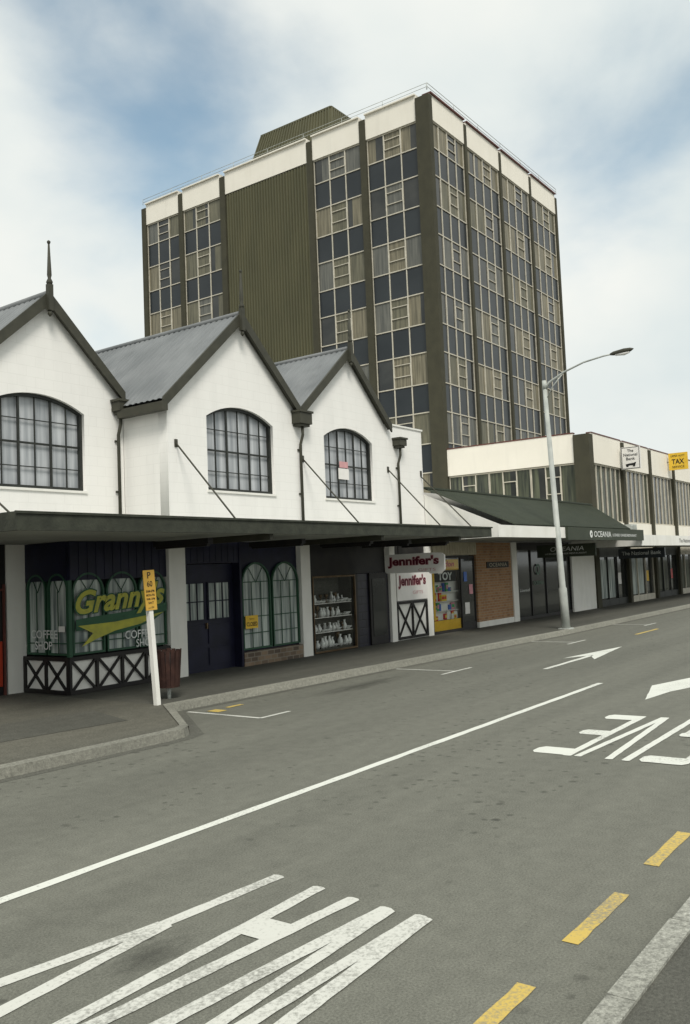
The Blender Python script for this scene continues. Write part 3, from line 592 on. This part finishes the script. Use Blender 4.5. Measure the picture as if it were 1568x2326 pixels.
def window_unit(parent,n,a,b,z0,z1,place,trans=(1,),curts=None,fw=.05,name="window",dark=.10,style=None,tw_=.036):
    mb=MB(); curts=curts or CUR
    def pb(u0,u1,d0,d1,q0,q1,m):
        p=place(u0,d0,q0);q=place(u1,d1,q1); mb.box(p[0],q[0],p[1],q[1],p[2],q[2],m)
    w=(b-a)/n
    style=style if style is not None else random.choice([0,0,1,1,2])
    for i in range(n):
        r=random.random()
        m=1+(style if random.random()<.75 else random.randrange(3)) if r>dark else 4
        u0=a+w*i;u1=u0+w
        pb(u0,u1,0,.01,z0,z1,m)
        if m!=4 and random.random()<.25:
            f=random.uniform(.2,.55)
            if random.random()<.5: pb(u0+.001,u0+w*f,.010,.0115,z0+.001,z1-.001,4)
            else: pb(u1-w*f,u1-.001,.010,.0115,z0+.001,z1-.001,4)
    for i in range(1,n):
        u=a+w*i; pb(u-fw/2,u+fw/2,.012,.06,z0,z1,0)
    pb(a,a+fw*.6,.012,.059,z0,z1,0); pb(b-fw*.6,b,.012,.059,z0,z1,0)
    pb(a,b,.013,.062,z0-.02,z0+.03,0); pb(a,b,.013,.062,z1-.03,z1+.02,0)
    for t in trans:
        u0=a+w*t+fw*.5;u1=u0+w-fw; h=z1-z0
        for q in (.36,.74): pb(u0,u1,.014,.066,z0+h*q-tw_/2,z0+h*q+tw_/2,0)
        pb(u0,u0+.02,.014,.068,z0+h*.36,z0+h*.74,0); pb(u1-.02,u1,.014,.068,z0+h*.36,z0+h*.74,0)
    return mb.build(name,parent,[ALU]+curts+[DGLASS])
for i in range(12):
    x0=(36.0 if i==0 else fins[i]+.43); x1=fins[i+1]+.11
    window_unit(pod,6,x0,x1,3.75,6.17,lambda u,d,z:(u,D+.14-d,z),trans=(),dark=.35,fw=.06,curts=[CUR[2],LIVCUR,CUR[1]])
    bx("spandrel_panel",pod,CREAM,x0,x1,D+.03,D+.2,3.06,3.72)
for y0,y1 in ((13.68,15.7),(15.72,17.7),(17.72,19.72)):
    window_unit(pod,3,y0,y1,4.3,6.18,lambda u,d,z:(35.72-d,u,z),trans=(1,),curts=[LIVCUR,LIVCUR,LIVCUR],dark=.0,fw=.045)
MB().box(35.56,35.7,13.67,19.72,.1,4.27).build("wall",pod,OLIVE)
cp=MB().box(32.75,95,10.25,12.95,2.62,2.70).build("canopy",pod,SOFFIT,"flat white-edged street canopy"); MB().box(32.72,95,10.18,10.24,2.56,2.96).box(32.72,32.78,10.25,12.9,2.56,2.96).build("fascia",cp,WPLAIN)
text("lettering",cp,INK,"The National Bank",2.6,.16,(37.6,10.175,2.68))
for i in range(12):
    x0=(36.0 if i==0 else fins[i]+.43); x1=fins[i+1]+.11
    mb=MB().box(x0,x1,D+.05,D+.1,.1,.4).box(x0,x1,D+.05,D+.1,2.2,2.61)
    for j in range(4): xx=x0+(x1-x0-.05)*j/3; mb.box(xx,xx+.05,D+.045,D+.105,.1,2.6)
    o=mb.build("shopfront",pod,[ALU if i%2 else DFRAME]); bx("glass",o,DGLASS,x0,x1,D+.115,D+.125,.3,2.3)
    bx("curtain",o,LACE if i<2 else LIVCUR,x0+.1,x0+(x1-x0)*.6,D+.108,D+.113,.45,2.1)
    bx("notice",o,[SIGNW,YEL,REDS][i%3],x0+2.6,x0+3.0,D+.10,D+.107,1.0,1.5)
us=thing("hanging_sign","dark bank sign hanging under the canopy","sign",(37,11.6,2.2)); bx("panel",us,SPAND,36.6,36.7,10.5,12.4,2.1,2.5); text("lettering",us,WLET,"The National Bank",1.6,.15,(36.594,12.25,2.24),Rv=(0,-1,0))
ac=thing("air_conditioner","grey window air conditioner box above the canopy","air conditioner",(39,12.7,3.1)); mb=MB().box(38.6,39.4,12.45,13.03,3.08,3.6)
for i in range(7): mb.box(38.65,39.35,12.43,12.45,3.14+i*.06,3.165+i*.06)
mb.build("casing",ac,GALV)
ns=thing("projecting_sign","white square bank sign projecting from the facade","sign",(39.4,12.55,6.1)); bx("panel",ns,SIGNW,39.36,39.46,12.1,12.94,6.1,7.1); MB().box(39.352,39.359,12.12,12.14,6.12,7.08).box(39.352,39.359,12.9,12.92,6.12,7.08).box(39.352,39.359,12.14,12.9,6.12,6.14).box(39.352,39.359,12.14,12.9,7.06,7.08).build("border",ns,INK)
for i,(t,wd) in enumerate((("The",.28),("National",.62),("Bank",.4))): text("lettering",ns,INK,t,wd,.13,(39.352,12.52+wd/2,6.86-.18*i),Rv=(0,-1,0),bold=.01)
shape("emblem",ns,INK,[(-.2,0),(-.12,0),(-.1,.06),(.08,.06),(.1,0),(.18,0),(.2,.1),(.24,.16),(.2,.2),(.12,.16),(-.1,.15),(-.24,.12)],[],.004,(39.352,12.52,6.2),Rv=(0,-1,0))
ts=thing("projecting_sign","yellow tax service sign projecting from the facade","sign",(46.9,12.5,6.6)); bx("panel",ts,YEL,46.86,46.96,12.0,12.95,6.58,7.46); text("lettering",ts,INK,"TAX",.62,.26,(46.852,12.79,6.88),Rv=(0,-1,0),bold=.02); text("lettering",ts,INK,"UPPER HUTT",.7,.1,(46.852,12.83,7.25),Rv=(0,-1,0)); text("lettering",ts,INK,"SERVICE",.6,.11,(46.852,12.78,6.68),Rv=(0,-1,0))
MB().box(46.9,46.92,12.9,13.1,7.0,7.04).build("bracket",ts,BLACK)
# ------------------------------------------------------------------ tower
tw=thing("office_tower","eight-storey olive and cream office tower with gridded curtained windows","tower",(43,29,0))
MB().box(35.95,51.1,20.2,39.7,0,24.4).build("wall",tw,OLIVE)
XL=35.5; YF=19.76
Lf=[(19.76,20.52),(23.48,23.84),(26.85,27.21),(33.1,33.48),(36.5,36.82),(39.64,40.0)]
Ff=[(39.22,39.46),(43.2,43.44),(47.14,47.38),(51.0,51.24)]
MB().box(XL,35.82,YF,20.52,0,24.5).box(35.83,36.0,20.3,20.52,0,24.4).build("pier",tw,OLIVE)
for a,b in Lf[1:]: MB().box(XL+.04,36.0,a,b,0,24.5).build("pier",tw,OLIVE)
for a,b in Ff: MB().box(a,b,YF+.10,20.3,0,24.5).build("pier",tw,OLIVE)
for i in range(5):
    a=Lf[i][1]+.005;b=Lf[i+1][0]-.005
    bx("parapet_panel",tw,CREAM,XL+.09,35.94,a,b,23.45,24.68); bx("parapet_capping",tw,CREAM,XL-.02,36.1,a,b,24.682,24.75)
fx=[35.82]+[q for p in Ff for q in p]
for i in range(4):
    a=fx[2*i]+.005;b=fx[2*i+1]-.005
    bx("parapet_panel",tw,CREAM,a,b,YF+.14,20.19,23.45,24.68); bx("parapet_capping",tw,CAPRED,a,b,YF+.04,20.3,24.682,24.75)
MB().box(36.1,51.1,20.3,39.8,24.41,24.5).build("roof",tw,GREYROOF)
mb=MB(); corr(mb,(XL+.16,33.09,4.5),(0,-5.87,0),(0,0,18.9),.19,.07,(-1,0,0)); mb.build("ribbed_panel",tw,OLIVEP)
floors=[(22.16,23.42)]+[(19.30-2.86*k,20.80-2.86*k) for k in range(6)]
sps=[(20.82-2.86*k,22.12-2.86*k) for k in range(6)]
for (a,b) in ((20.53,23.47),(23.85,26.84),(33.49,36.49),(36.83,39.63)):
    for z0,z1 in floors: window_unit(tw,3,a,b,z0,z1,lambda u,d,z:(35.72-d,u,z),fw=.06)
    for z0,z1 in sps:
        mb=MB().box(35.705,35.72,a,b,z0,z1,0)
        for i in range(4): mb.box(35.66,35.704,max(a,a+(b-a)*i/3-.025),min(b,a+(b-a)*i/3+.025),z0,z1,1)
        mb.build("spandrel_panel",tw,[SPAND,ALU])
for i in range(4):
    a=fx[2*i]+.01;b=fx[2*i+1]-.01
    for z0,z1 in floors: window_unit(tw,4,a,b,z0,z1,lambda u,d,z:(u,20.02-d,z),trans=(2,),fw=.065,dark=.25)
    for z0,z1 in sps:
        mb=MB().box(a,b,20.005,20.02,z0,z1,0)
        for j in range(5): mb.box(max(a,a+(b-a)*j/4-.028),min(b,a+(b-a)*j/4+.028),19.96,20.004,z0,z1,1)
        mb.build("spandrel_panel",tw,[SPAND,ALU])
mb=MB()
bl=[(37.9,33.9),(46,33.9),(46,27.2),(37.9,27.2)]; tl=[(38.9,33.1),(45.2,33.1),(45.2,27.9),(38.9,27.9)]; z0,z1=24.5,28.1
for i in range(4):
    a,b=bl[i],bl[(i+1)%4];c,d=tl[i],tl[(i+1)%4]; A=Vector((*a,z0));B=Vector((*b,z0));C=Vector((*c,z1));E=Vector((*d,z1)); n=(B-A).cross(C-A).normalized()*-1
    cen=Vector((42,30.5,26)); n=n if n.dot(A-cen)>0 else -n
    k=int((B-A).length/.24)
    for j in range(k):
        p=[A+(B-A)*((j+t)/k) for t in (0,.4,.5,.9,1)];q=[C+(E-C)*((j+t)/k) for t in (0,.4,.5,.9,1)]
        for s_ in (2,3): p[s_]=p[s_]+n*.07;q[s_]=q[s_]+n*.07
        for s_ in range(4): mb.poly([p[s_],p[s_+1],q[s_+1],q[s_]])
mb.poly([(*p,z1) for p in tl]); mb.beam((38.9,33.1,z1),(38.9,27.9,z1),.12,.1); mb.beam((38.9,27.9,z1),(45.2,27.9,z1),.12,.1)
mb.build("plant_room",tw,OLIVEP,"sloped ribbed olive rooftop plant room")
mb=MB()
rail=[(XL+.1,39.9),(XL+.1,YF+.1),(51.2,YF+.1)]
for z in (24.90,25.08): mb.tube([(*p,z) for p in rail[:2]],.014,6); mb.tube([(*p,z) for p in rail[1:]],.014,6)
for i in range(9): mb.tube([(rail[0][0],39.9-2.5*i,24.75),(rail[0][0],39.9-2.5*i,25.08)],.014,6)
for i in range(7): mb.tube([(35.6+2.6*i,YF+.1,24.75),(35.6+2.6*i,YF+.1,25.08)],.014,6)
mb.build("handrail",tw,GALV)
# ------------------------------------------------------------------ street furniture
lp=thing("street_lamp","tall pale grey street lamp with a curved arm on the kerb","street lamp",(24.8,10.08,.12))
LX,LY=24.80,10.08
def lean(o):
    for v in o.data.vertices:
        z=max(0,v.co.z-.1)/7.4; v.co.x-=.15*z; v.co.y+=.19*z
    return o
lean(MB().tube([(LX,LY,.1),(LX,LY,1.3),(LX,LY,1.35),(LX,LY,7.4)],[.125,.12,.095,.06],16).box(LX-.18,LX+.18,LY-.17,LY+.17,.10,.15).build("pole",lp,GALV))
lean(MB().tube([(LX,LY,7.2),(LX,LY-.15,7.42),(LX,LY-.65,7.66),(LX,LY-1.25,7.84),(LX,LY-1.85,7.92),(LX,LY-2.1,7.93)],[.045,.035,.03,.026,.024,.022],10).tube([(LX,LY,6.9),(LX,LY-.25,7.28),(LX,LY-.6,7.62)],.018,6).tube([(LX,LY,7.25),(LX,LY,7.5)],[.075,.06],12).build("arm",lp,GALV))
hd=lean(MB().tube([(LX,LY-2.05,7.93),(LX,LY-2.15,7.94),(LX,LY-2.45,7.96),(LX,LY-2.63,7.97),(LX,LY-2.72,7.98)],[.03,.06,.075,.055,.01],12).build("lamp_head",lp,OLIVET))
lean(MB().tube([(LX,LY-2.2,7.90),(LX,LY-2.45,7.89),(LX,LY-2.6,7.91)],[.04,.055,.03],10).build("lens",hd,SIGNW))
sg=thing("parking_sign","white leaning post with a yellow sixty minute parking sign","sign",(9.48,10.62,.12))
b0=Vector((9.50,10.62,.1)); ln=Vector((-.585,.811,0)); tp=b0+ln*.12+Vector((0,0,2.1))
MB().beam(b0,b0+(tp-b0)*.72,.08,.08,up=(0,1,0)).build("post",sg,WPLAIN)
U=(tp-b0).normalized(); Rv=Vector((1,0,0)); Rv=(Rv-U*Rv.dot(U)).normalized(); Nn=Rv.cross(U)
o0=b0+U*1.50-Rv*.115+Nn*.053
shape("panel",sg,YELD,[(0,0),(.23,0),(.23,.63),(0,.63)],[],.012,o0,Rv,U)
def st(b,w,h,u,v,m=INK): text("lettering",sg,m,b,w,h,o0+Rv*(u*.9)+U*v+Nn*.004,Rv,U,bold=.01)
st("P",.07,.10,.085,.50); st("60",.11,.09,.065,.37); st("8AM-6PM",.17,.04,.03,.28); st("MON-FRI",.17,.035,.03,.22); st("9AM-12PM",.17,.035,.03,.16); st("SAT",.11,.035,.065,.10); st("-->",.12,.03,.055,.03)
bn=thing("litter_bin","dark brown slatted timber litter bin on a short post","litter bin",(10.06,10.98,.12))
cx,cy=10.08,10.98; MB().tube([(cx,cy,.1),(cx,cy,.36)],.03,8).build("post",bn,GALV)
mb=MB()
for i in range(16):
    t=2*math.pi*i/16; c,s_=math.cos(t),math.sin(t)
    mb.beam((cx+.165*c,cy+.165*s_,.31),(cx+.21*c,cy+.21*s_,.91+.008*(i%3)),.02,.066,up=(-s_,c,0))
mb.build("slats",bn,BIN); MB().tube([(cx,cy,.34),(cx,cy,.87)],[.15,.185],14).build("liner",bn,BLACK)
# ------------------------------------------------------------------ world, sun, camera
W=bpy.data.worlds.new("World"); S.world=W; W.use_nodes=True; nt=W.node_tree; N=nt.nodes; L=nt.links; N.clear()
el=math.radians(48); sdir=Vector((-.55,-.62,0)).normalized()
sky=N.new('ShaderNodeTexSky'); sky.sky_type='NISHITA'; sky.sun_disc=False; sky.sun_elevation=el; sky.sun_rotation=math.atan2(sdir.x,sdir.y)
tint=N.new('ShaderNodeMix'); tint.data_type='RGBA'; tint.blend_type='MULTIPLY'; tint.inputs[0].default_value=1; tint.inputs[7].default_value=(1.0,1.16,1.0,1); L.new(sky.outputs[0],tint.inputs[6])
b1=N.new('ShaderNodeBackground'); b1.inputs[1].default_value=.15; L.new(tint.outputs[2],b1.inputs[0])
tc=N.new('ShaderNodeTexCoord'); nrm=N.new('ShaderNodeVectorMath'); nrm.operation='NORMALIZE'; L.new(tc.outputs['Generated'],nrm.inputs[0])
def wn(sc,det,ms=(1,1,1.6),loc=(0,0,0),rg=.5):
    mp=N.new('ShaderNodeMapping'); mp.inputs['Scale'].default_value=ms; mp.inputs['Location'].default_value=loc; L.new(nrm.outputs[0],mp.inputs[0])
    n=N.new('ShaderNodeTexNoise'); n.inputs['Scale'].default_value=sc; n.inputs['Detail'].default_value=det; n.inputs['Roughness'].default_value=rg; n.inputs['Distortion'].default_value=.15; L.new(mp.outputs[0],n.inputs[0]); return n.outputs[0]
def mth(op,a,b=None,c=None):
    m=N.new('ShaderNodeMath'); m.operation=op
    for i,v in enumerate((a,b,c)):
        if v is None: continue
        if isinstance(v,(int,float)): m.inputs[i].default_value=v
        else: L.new(v,m.inputs[i])
    return m.outputs[0]
def blob(d,r0,r1):
    v=N.new('ShaderNodeVectorMath'); v.operation='DISTANCE'; L.new(nrm.outputs[0],v.inputs[0]); v.inputs[1].default_value=d
    r=N.new('ShaderNodeMapRange'); r.interpolation_type='SMOOTHSTEP'; r.inputs[1].default_value=r0; r.inputs[2].default_value=r1; r.inputs[3].default_value=1; r.inputs[4].default_value=0; L.new(v.outputs['Value'],r.inputs[0]); return r.outputs[0]
bl=mth('MAXIMUM',blob((.579,.633,.514),.02,.26),mth('MULTIPLY',blob((.870,.262,.418),.02,.25),.9))
n1=wn(3.6,8,loc=(.4,.2,.1),rg=.5)
fac=mth('ADD',mth('MULTIPLY',bl,.95),mth('MULTIPLY',mth('SUBTRACT',n1,.53),2.2))
r=N.new('ShaderNodeMapRange'); r.interpolation_type='SMOOTHSTEP'; r.inputs[1].default_value=.0; r.inputs[2].default_value=1.1; r.inputs[4].default_value=.88; L.new(fac,r.inputs[0])
cr=N.new('ShaderNodeMapRange'); cr.inputs[1].default_value=.3; cr.inputs[2].default_value=.7; L.new(wn(3.0,5,loc=(3,1,2)),cr.inputs[0])
cm=N.new('ShaderNodeMix'); cm.data_type='RGBA'; cm.inputs[6].default_value=(.90,.91,.86,1); cm.inputs[7].default_value=(.70,.77,.77,1); L.new(cr.outputs[0],cm.inputs[0])
b2=N.new('ShaderNodeBackground'); L.new(cm.outputs[2],b2.inputs[0]); b2.inputs[1].default_value=1.04
mx=N.new('ShaderNodeMixShader'); L.new(r.outputs[0],mx.inputs[0]); L.new(b2.outputs[0],mx.inputs[1]); L.new(b1.outputs[0],mx.inputs[2])
wo=N.new('ShaderNodeOutputWorld'); L.new(mx.outputs[0],wo.inputs[0])
sun=bpy.data.lights.new("sun","SUN"); sun.energy=2.55; sun.angle=math.radians(20); sun.color=(1,.955,.87)
so=bpy.data.objects.new("sun",sun); COL.objects.link(so)
dv=Vector((sdir.x*math.cos(el),sdir.y*math.cos(el),math.sin(el))); so.rotation_euler=dv.to_track_quat('Z','Y').to_euler(); so.location=dv*60
from mathutils import Matrix
yaw,pitch,roll=.9456,.0660,-.0411
f=Vector((math.sin(yaw)*math.cos(pitch),math.cos(yaw)*math.cos(pitch),math.sin(pitch))); rr_=Vector((math.cos(yaw),-math.sin(yaw),0)); u=rr_.cross(f)
r2=rr_*math.cos(roll)+u*math.sin(roll); u2=-rr_*math.sin(roll)+u*math.cos(roll)
cd=bpy.data.cameras.new("camera"); cam=bpy.data.objects.new("camera",cd); COL.objects.link(cam)
cd.sensor_fit='HORIZONTAL'; cd.sensor_width=36; cd.lens=36*2001.05/1568; cd.clip_end=2000; cd.clip_start=.05
M=Matrix((r2,u2,-f)).transposed().to_4x4(); M.translation=Vector((0,0,2.1)); cam.matrix_world=M
S.camera=cam
S.view_settings.view_transform='Standard'; S.view_settings.look='None'; S.view_settings.exposure=0
